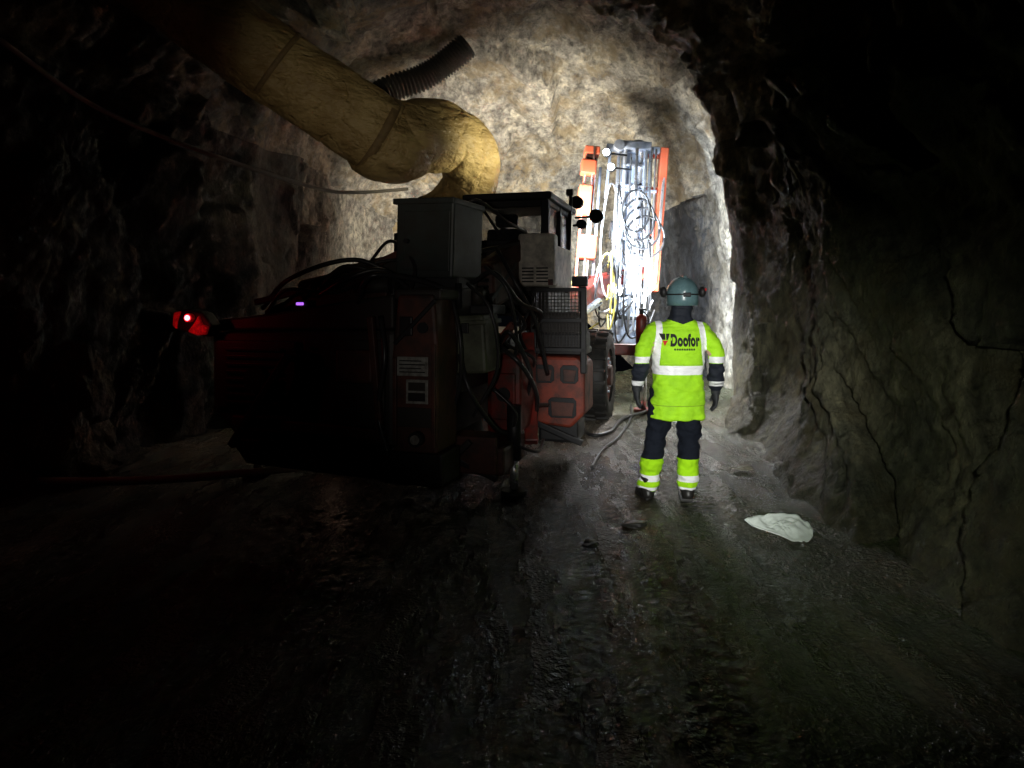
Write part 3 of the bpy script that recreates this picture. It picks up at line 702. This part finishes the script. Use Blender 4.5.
J = dict(ls=(-.180, 0, 1.40), le=(-.296, -.05, 1.12), lw=(-.325, .05, .90), rs=(.190, 0, 1.40), re=(.301, -.05, 1.11), rw=(.322, .05, .875),
         lh=(-.112, 0, .88), lk=(-.182, .03, .47), la=(-.246, 0, .09), rh=(.092, 0, .88), rk=(.098, .03, .47), ra=(.074, -.02, .09))
V = lambda k: Vector(J[k])
S = M_skin
HC = Vector((.04, .02, 1.650))
b = B()
b.loft([((0, 0, .80), .15, .10), ((0, 0, .9), .17, .11), ((0, 0, 1.05), .145, .1), ((0, 0, 1.25), .17, .11), ((0, 0, 1.38), .17, .10), ((.01, 0, 1.44), .12, .08), ((.02, 0, 1.49), .06, .06)], S, 28)
b.tube([(.02, -.005, 1.42), (.035, 0, 1.58)], .058, S)
b.ell(HC, (.076, .096, .118), S).ell(HC+Vector((0, .035, -.07)), (.055, .06, .05), S)
b.ell(HC+Vector((0, .103, -.015)), (.014, .022, .026), S).ell(HC+Vector((0, .09, -.062)), (.024, .012, .007), S).ell(HC+Vector((0, .092, -.075)), (.02, .012, .007), S)
for s in (-1, 1):
    b.ell(HC+Vector((s*.078, -.005, -.01)), (.010, .02, .032), S); b.ell(HC+Vector((s*.03, .085, .025)), (.022, .015, .008), S)
for a, c, d in (('ls', 'le', 'lw'), ('rs', 're', 'rw')): b.tube([V(a), V(c), V(d)], [.050, .042, .03], S, 16, 4)
for a, c, d in (('lh', 'lk', 'la'), ('rh', 'rk', 'ra')):
    b.tube([V(a), V(c), V(d)], [.082, .056, .04], S, 16, 4)
    b.ell(V(d)+Vector((0, .07, -.04)), (.04, .12, .035), S)
def hand(b, w, s, m, gl=0.):
    w = Vector(w)
    b.ell(w+Vector((0, .005, -.055)), (.022+gl, .042+gl, .055), m)
    b.tube([w+Vector((0, 0, .03)), w+Vector((0, 0, -.03))], [.032+gl, .03+gl], m, 14)
    for i, (dy, L) in enumerate(((.035, .075), (.013, .088), (-.010, .08), (-.032, .062))):
        p = w+Vector((0, dy, -.09))
        b.tube([p+Vector((0, 0, .03)), p+Vector((-s*.004, .002, -L*.35)), p+Vector((-s*.016, .004, -L*.7)), p+Vector((-s*.034, .004, -L*.92))], [.0105+gl*.4, .010+gl*.4, .009+gl*.4, .0075+gl*.4], m, 10, 3)
    p = w+Vector((0, .035, -.035))
    b.tube([p, p+Vector((-s*.012, .03, -.03)), p+Vector((-s*.022, .038, -.062))], [.014+gl*.4, .0115+gl*.4, .009+gl*.4], m, 10, 3)
for k, s in (('lw', -1), ('rw', 1)): hand(b, V(k), s, S)
body = baked(b, 'body', [M_skin], .0065, smooth=2)
M_ew = mat('eye_white', (.8,.8,.8), .2, 0, 0, bump=0); M_ir = mat('iris', (.05,.04,.03), .2, 0, 0, bump=0)
for s in (-1, 1):
    b = B().ell(HC+Vector((s*.03, .086, .008)), (.012, .012, .009), M_ew, seg=12)
    b.ell(HC+Vector((s*.03, .0965, .008)), (.005, .003, .005), M_ir, seg=10).done('eye', per)
b = B(); b.ell(HC+Vector((0, -.022, .0)), (.083, .090, .115), mat('brown_hair', (.04,.025,.018), .7, 0, .2, 20))
b.done('hair', per)

def hv(name):
    t = NT(name); o = t.obj(); sp = t.new('ShaderNodeSeparateXYZ'); t.l.new(o, sp.inputs[0]); return t, o, sp.outputs[0], sp.outputs[1], sp.outputs[2]
YEL = (.42,.84,.012); NAVY = (.006,.009,.018); TAPE = (.95,.95,.97)
t, o, X, Y, Z = hv('hi_vis_jacket')
f = t.noise(o, 7, 5, .6); yel = t.mix(t.math('MULTIPLY', t.ramp(f, [(.4, 0.), (.65, 1.)]), .55), YEL, (.22,.50,.008))
ax = t.math('ABSOLUTE', X)
sl = t.math('GREATER_THAN', ax, .238)
tor = t.math('SUBTRACT', 1., sl)
nav = t.math('MULTIPLY', sl, t.math('LESS_THAN', Z, 1.11))
col = t.math('GREATER_THAN', t.math('SUBTRACT', Z, t.math('MULTIPLY', t.math('ABSOLUTE', t.math('SUBTRACT', X, .02)), .35)), 1.425)
nav = t.math('MAXIMUM', nav, col)
tz = t.math('MULTIPLY', tor, t.band(Z, 1.022, 1.095))
sx = t.math('MULTIPLY', t.math('SUBTRACT', Z, 1.3), .10)
st1 = t.band(t.math('SUBTRACT', X, sx), -.200, -.150)
st2 = t.band(t.math('ADD', X, sx), .160, .210)
st = t.math('MULTIPLY', t.math('MAXIMUM', st1, st2), t.band(Z, 1.06, 1.475))
slv = t.math('MULTIPLY', sl, t.math('MAXIMUM', t.band(Z, 1.115, 1.165), t.band(Z, .920, .962)))
tape = t.math('MAXIMUM', t.math('MAXIMUM', tz, st), slv)
seam = t.math('MULTIPLY', t.math('MAXIMUM', t.band(Z, .772, .779), t.band(Z, 1.10, 1.104)), tor)
c = t.mix(nav, yel, NAVY); c = t.mix(seam, c, (.22,.40,.01)); c = t.mix(tape, c, TAPE)
t.put(t.b.inputs['Base Color'], c)
t.put(t.b.inputs['Roughness'], t.math('SUBTRACT', .8, t.math('MULTIPLY', tape, .4)))
bb = t.bump(t.noise(t.mapping(o, (1, 1, 2.2)), 9, 4, .55), .6, .03)
t.put(t.b.inputs['Normal'], t.bump(t.noise(o, 260, 2), .2, .001, bb))
M_jacket = t.m
t, o, X, Y, Z = hv('navy_work_trousers')
ye = t.band(Z, .08, .335); ta = t.math('MAXIMUM', t.band(Z, .155, .205), t.band(Z, .085, .112))
c = t.mix(ye, t.mix(t.noise(o, 8, 4), (.005,.007,.013), (.009,.012,.02)), YEL); c = t.mix(ta, c, TAPE)
t.put(t.b.inputs['Base Color'], c); t.b.inputs['Roughness'].default_value = .9
t.b.inputs['Specular IOR Level'].default_value = .2
t.put(t.b.inputs['Normal'], t.bump(t.noise(t.mapping(o, (1, 1, 1.6)), 11, 4, .55), .7, .03))
M_trou = t.m

def jw(p):
    w = .018*noise.fractal(Vector((p.x*5, p.y*5, p.z*9)), .8, 2, 3)
    if p.z < 1.0 and abs(p.x) < .24: w += .008*math.sin(p.x*38+3*noise.noise(p*4))*(1-p.z)*2
    if abs(p.x) > .24: w += .012*noise.noise(Vector((p.x*12, p.y*12, p.z*22)))
    return w
b = B(); K = M_jacket
b.loft([((-.015, 0, .665), .220, .15), ((-.012, 0, .72), .222, .155), ((-.008, 0, .85), .210, .15), ((0, 0, 1.0), .200, .14), ((0, 0, 1.15), .208, .135), ((.005, 0, 1.28), .214, .135), ((.007, 0, 1.36), .202, .12), ((.01, 0, 1.42), .158, .10), ((.015, 0, 1.465), .105, .085), ((.025, 0, 1.50), .080, .082), ((.033, 0, 1.585), .082, .086)], K, 40, 2.5)
for a, c_, d in (('ls', 'le', 'lw'), ('rs', 're', 'rw')):
    A = V(a); sx = -1 if A.x < 0 else 1
    b.tube([A+Vector((-sx*.06, 0, 0)), A+Vector((sx*.010, 0, -.035)), V(c_)+Vector((-sx*.014, 0, .12)), V(c_), V(c_).lerp(V(d), .5), V(d)+Vector((0, 0, .015))], [.058, .066, .066, .063, .061, .052], K, 20, 5)
jac = baked(b, 'jacket', [M_jacket], .009, jw)
def tw(p):
    w = .018*noise.fractal(Vector((p.x*6, p.y*6, p.z*8)), .8, 2, 3)
    w += .012*noise.noise(Vector((p.x*9+p.z*5, p.y*9, p.z*20)))
    return w
b = B(); K = M_trou
b.loft([((-.012, 0, .78), .175, .115), ((-.01, 0, .86), .185, .125), ((-.01, 0, .98), .17, .12), ((-.01, 0, 1.05), .16, .115)], K, 32)
for a, c_, d in (('lh', 'lk', 'la'), ('rh', 'rk', 'ra')):
    b.tube([V(a)+Vector((0, 0, .02)), V(a).lerp(V(c_), .5), V(c_), V(c_).lerp(V(d), .55), V(d)+Vector((0, 0, -.01))], [.106, .102, .086, .088, .078], K, 24, 5)
baked(b, 'trousers', [M_trou], .009, tw)
M_boot = mat('black_boot_leather', (.012,.012,.012), .4, 0, .4, 9, (.03,.025,.02))
M_glove = mat('dark_work_glove', (.018,.02,.024), .7, 0, .3, 12)
for k, s in (('la', -1), ('ra', 1)):
    a = V(k); b = B(); rt = Matrix.Rotation(-s*.18, 4, 'Z')
    b.tube([a+Vector((0, -.01, .10)), a+Vector((0, 0, -.02))], [.058, .06], M_boot, 20)
    b.ell(a+Vector((0, -.005, -.045)), (.052, .065, .05), M_boot)
    b.ell(a+Vector((s*.02, .10, -.055)), (.052, .125, .038), M_boot, rt).ell(a+Vector((s*.01, .05, -.03)), (.046, .09, .045), M_boot, rt)
    bo = baked(b, 'boot', [M_boot], .007)
    for v in bo.data.vertices: v.co.z = max(v.co.z, .012)
    b = B(); b.box(a.x-.05, a.x+.05, a.y-.065, a.y+.2, -.005, .022, M_rubber, .008, rt)
    so = b.done('sole', bo, center=True)
for k, s in (('lw', -1), ('rw', 1)):
    b = B(); hand(b, V(k), s, M_glove, .006); b.tube([V(k)+Vector((0, 0, .05)), V(k)+Vector((0, 0, -.02))], [.045, .038], M_glove, 18)
    baked(b, 'glove', [M_glove], .006, smooth=1)
M_helm = mat('grey_blue_helmet_plastic', (.12,.21,.225), .3, 0, .4, 12, (.05,.09,.10), .05)
b = B(); HT = HC+Vector((0, -.005, .015)); rings = []
prof = []
for i in range(15):
    a = math.pi/2*i/14; prof.append((math.cos(a), math.sin(a)))
prof = [(.97, -.62), (1.0, -.30)]+prof
for (cr, sz) in prof:
    ring = []
    for k in range(48):
        a = 2*math.pi*k/48; rr = cr*(1+.03*(1 if (abs(math.sin(3*a)) > .82 and .2 < sz < .95) else 0))
        fl = 1+.12*max(0, math.sin(a))*(1 if sz < 0 else 0)
        zz = .145*sz
        if sz < 0: zz *= (1 if math.sin(a) < .3 else .3)
        ring.append(b.bm.verts.new(HT+Vector((.126*rr*math.cos(a), .150*rr*math.sin(a)*fl, zz))))
    rings.append(ring)
i0 = b.mi(M_helm)
for i in range(len(rings)-1):
    for k in range(48):
        f = b.bm.faces.new((rings[i][k], rings[i][(k+1) % 48], rings[i+1][(k+1) % 48], rings[i+1][k])); f.smooth = True; f.material_index = i0
b.box(HT.x-.012, HT.x+.012, HT.y-.1, HT.y+.1, HT.z+.134, HT.z+.150, M_helm, .004)
hel = b.done('helmet', per, label='grey-blue hard hat')
md = hel.modifiers.new('th', 'SOLIDIFY'); md.thickness = .004
b = B().tube([HT+Vector((.132*math.cos(a), .156*math.sin(a), .0)) for a in [2*math.pi*k/40 for k in range(41)]], .006, M_black, 8)
b.box(HT.x-.03, HT.x+.03, HT.y-.168, HT.y-.15, HT.z-.02, HT.z+.015, M_black, .006).box(HT.x-.03, HT.x+.03, HT.y+.15, HT.y+.195, HT.z+.0, HT.z+.05, M_black, .01)
child(b, 'headlamp_strap', hel)
for s in (-1, 1):
    c = HC+Vector((s*.158, -.02, .035))
    b = B().ell(c, (.028, .040, .044), M_black).beam(c+Vector((-s*.01, 0, .0)), HT+Vector((s*.122, 0, .01)), .012, .02, M_black)
    if s > 0: b.ell(c+Vector((.022, -.026, .02)), (.009, .012, .012), M_redbloom_dot)
    b.done('ear_defender', per)
dg = bpy.context.evaluated_depsgraph_get(); bvh = BVHTree.FromObject(jac, dg)
def project(ob, off):
    for v in ob.data.vertices:
        h = bvh.ray_cast(Vector((v.co.x, -1, v.co.z)), Vector((0, 1, 0)))
        v.co.y = (h[0].y if h[0] else -.14)-off
M_ink = mat('black_print', (.008,.008,.008), .8, 0, 0, bump=0)
M_inkr = mat('red_print', (.62,.008,.015), .7, 0, 0, bump=0)
cu = bpy.data.curves.new('print', 'FONT'); cu.body = 'Doofor'; cu.size = .10; cu.offset = .0055; cu.resolution_u = 4; cu.space_character = 1.10
to = bpy.data.objects.new('t', cu); COL.objects.link(to); bpy.context.view_layer.update()
me = bpy.data.meshes.new_from_object(to.evaluated_get(bpy.context.evaluated_depsgraph_get())); bpy.data.objects.remove(to)
bm = bmesh.new(); bm.from_mesh(me)
lx = [v.co.x for v in bm.verts]; w = max(lx)-min(lx); x0 = min(lx)
for v in bm.verts: v.co = Vector((-.088+(v.co.x-x0)*.236/w, 0, 1.256+v.co.y*1.28))
bmesh.ops.triangulate(bm, faces=bm.faces); bmesh.ops.subdivide_edges(bm, edges=[e for e in bm.edges if e.calc_length() > .02], cuts=2)
me2 = bpy.data.meshes.new('back_print'); bm.to_mesh(me2); bm.free(); me2.materials.append(M_ink)
tp = bpy.data.objects.new('back_print', me2); link(tp, per); project(tp, .006); tp['label'] = 'black lettering printed on the jacket back'
def flat(polys, name):
    bm = bmesh.new(); mats = []
    for pts, m in polys:
        if m not in mats: mats.append(m)
        f = bm.faces.new([bm.verts.new((x, 0, z)) for x, z in pts]); f.material_index = mats.index(m)
    bmesh.ops.subdivide_edges(bm, edges=bm.edges, cuts=1, use_grid_fill=True)
    me = bpy.data.meshes.new(name); bm.to_mesh(me); bm.free()
    for m in mats: me.materials.append(m)
    o = bpy.data.objects.new(name, me); link(o, per); project(o, .007); return o
x, z = -.172, 1.246
flat([([(x, z+.106), (x+.044, z+.106), (x+.044, z+.056), (x+.022, z+.056)], M_ink), ([(x+.050, z+.106), (x+.078, z+.106), (x+.062, z+.056), (x+.050, z+.056)], M_ink),
      ([(x+.022, z+.050), (x+.062, z+.050), (x+.042, z+.004)], M_inkr)], 'logo_print')
flat([([(-.06+k*.019, 1.218), (-.06+k*.019+.014, 1.218), (-.06+k*.019+.014, 1.233), (-.06+k*.019, 1.233)], M_ink) for k in range(9)], 'small_print')

# ---------------------------------------------------------------- lights
def spot(name, loc, aim, power, ang, col, blend=.8, rad=.08):
    l = bpy.data.lights.new(name, 'SPOT'); l.energy = power; l.spot_size = math.radians(ang); l.spot_blend = blend
    l.color = col; l.shadow_soft_size = rad
    o = bpy.data.objects.new(name, l); o.location = loc
    o.rotation_euler = (Vector(aim)-Vector(loc)).to_track_quat('-Z', 'Y').to_euler(); COL.objects.link(o); return o
def point(name, loc, power, col, rad=.05):
    l = bpy.data.lights.new(name, 'POINT'); l.energy = power; l.color = col; l.shadow_soft_size = rad
    o = bpy.data.objects.new(name, l); o.location = loc; COL.objects.link(o); return o
spot('rig_work_light', (.3, 10.9, 2.7), (.8, 15, 3.3), 1400, 150, (1, .93, .80), .8, .3)
spot('rig_boom_light', (.75, 10.1, 2.9), (2.3, 12.6, 2.2), 1900, 95, (.74, .87, 1), .8, .2)
spot('rig_side_light', (2.0, 10.6, 2.0), (3.7, 12.0, 2.1), 900, 140, (.88, .94, 1), .8, .2)
spot('added_floor_backlight', (2.2, 11.2, 2.2), (2.2, 9.6, 0), 700, 80, (1, .98, .95), .9, .5)  # added backlight to brighten the floor; no rig lamp stands there
spot('rig_duct_light', (.75, 8.0, 3.1), (-.8, 8.5, 3.5), 80, 62, (1, .92, .64), .9)
spot('photographer_headlamp', (.25, .05, 1.8), (1.46, 5.7, .9), 1050, 30, (1, 1, .97), 1.)
spot('photographer_headlamp_spill', (.25, .05, 1.8), (2.2, 5.2, .4), 230, 42, (.93, 1, .82), 1.)
spot('rig_fill_spot', (-.25, .1, 1.6), (.1, 6.0, 1.4), 66, 33, (1, .93, .85), 1.)  # added warm fill to brighten the rig, not a real torch
spot('duct_fill_spot', (-.25, .1, 1.65), (-1.35, 7.6, 3.6), 160, 28, (1, .90, .74), 1.)  # added fill from the camera side to brighten duct and elbow
point('tail_lamp_glow', (-2.56, 5.24, 1.45), .7, (1, .03, .05), .02)
point('under_rig_glow', (-1.6, 6.3, .2), .12, (1, .6, .4))
w = bpy.data.worlds.new('World'); scene.world = w; w.use_nodes = True
w.node_tree.nodes['Background'].inputs[0].default_value = (.6, .7, 1, 1); w.node_tree.nodes['Background'].inputs[1].default_value = .0015

# ---------------------------------------------------------------- camera
cam = bpy.data.cameras.new('camera'); co = bpy.data.objects.new('camera', cam); COL.objects.link(co)
co.location = (0, 0, 1.62); co.rotation_euler = (math.radians(90), 0, 0)
cam.sensor_width = 36; cam.lens = 24.6; cam.shift_y = -84/1024; cam.clip_start = .05
scene.camera = co
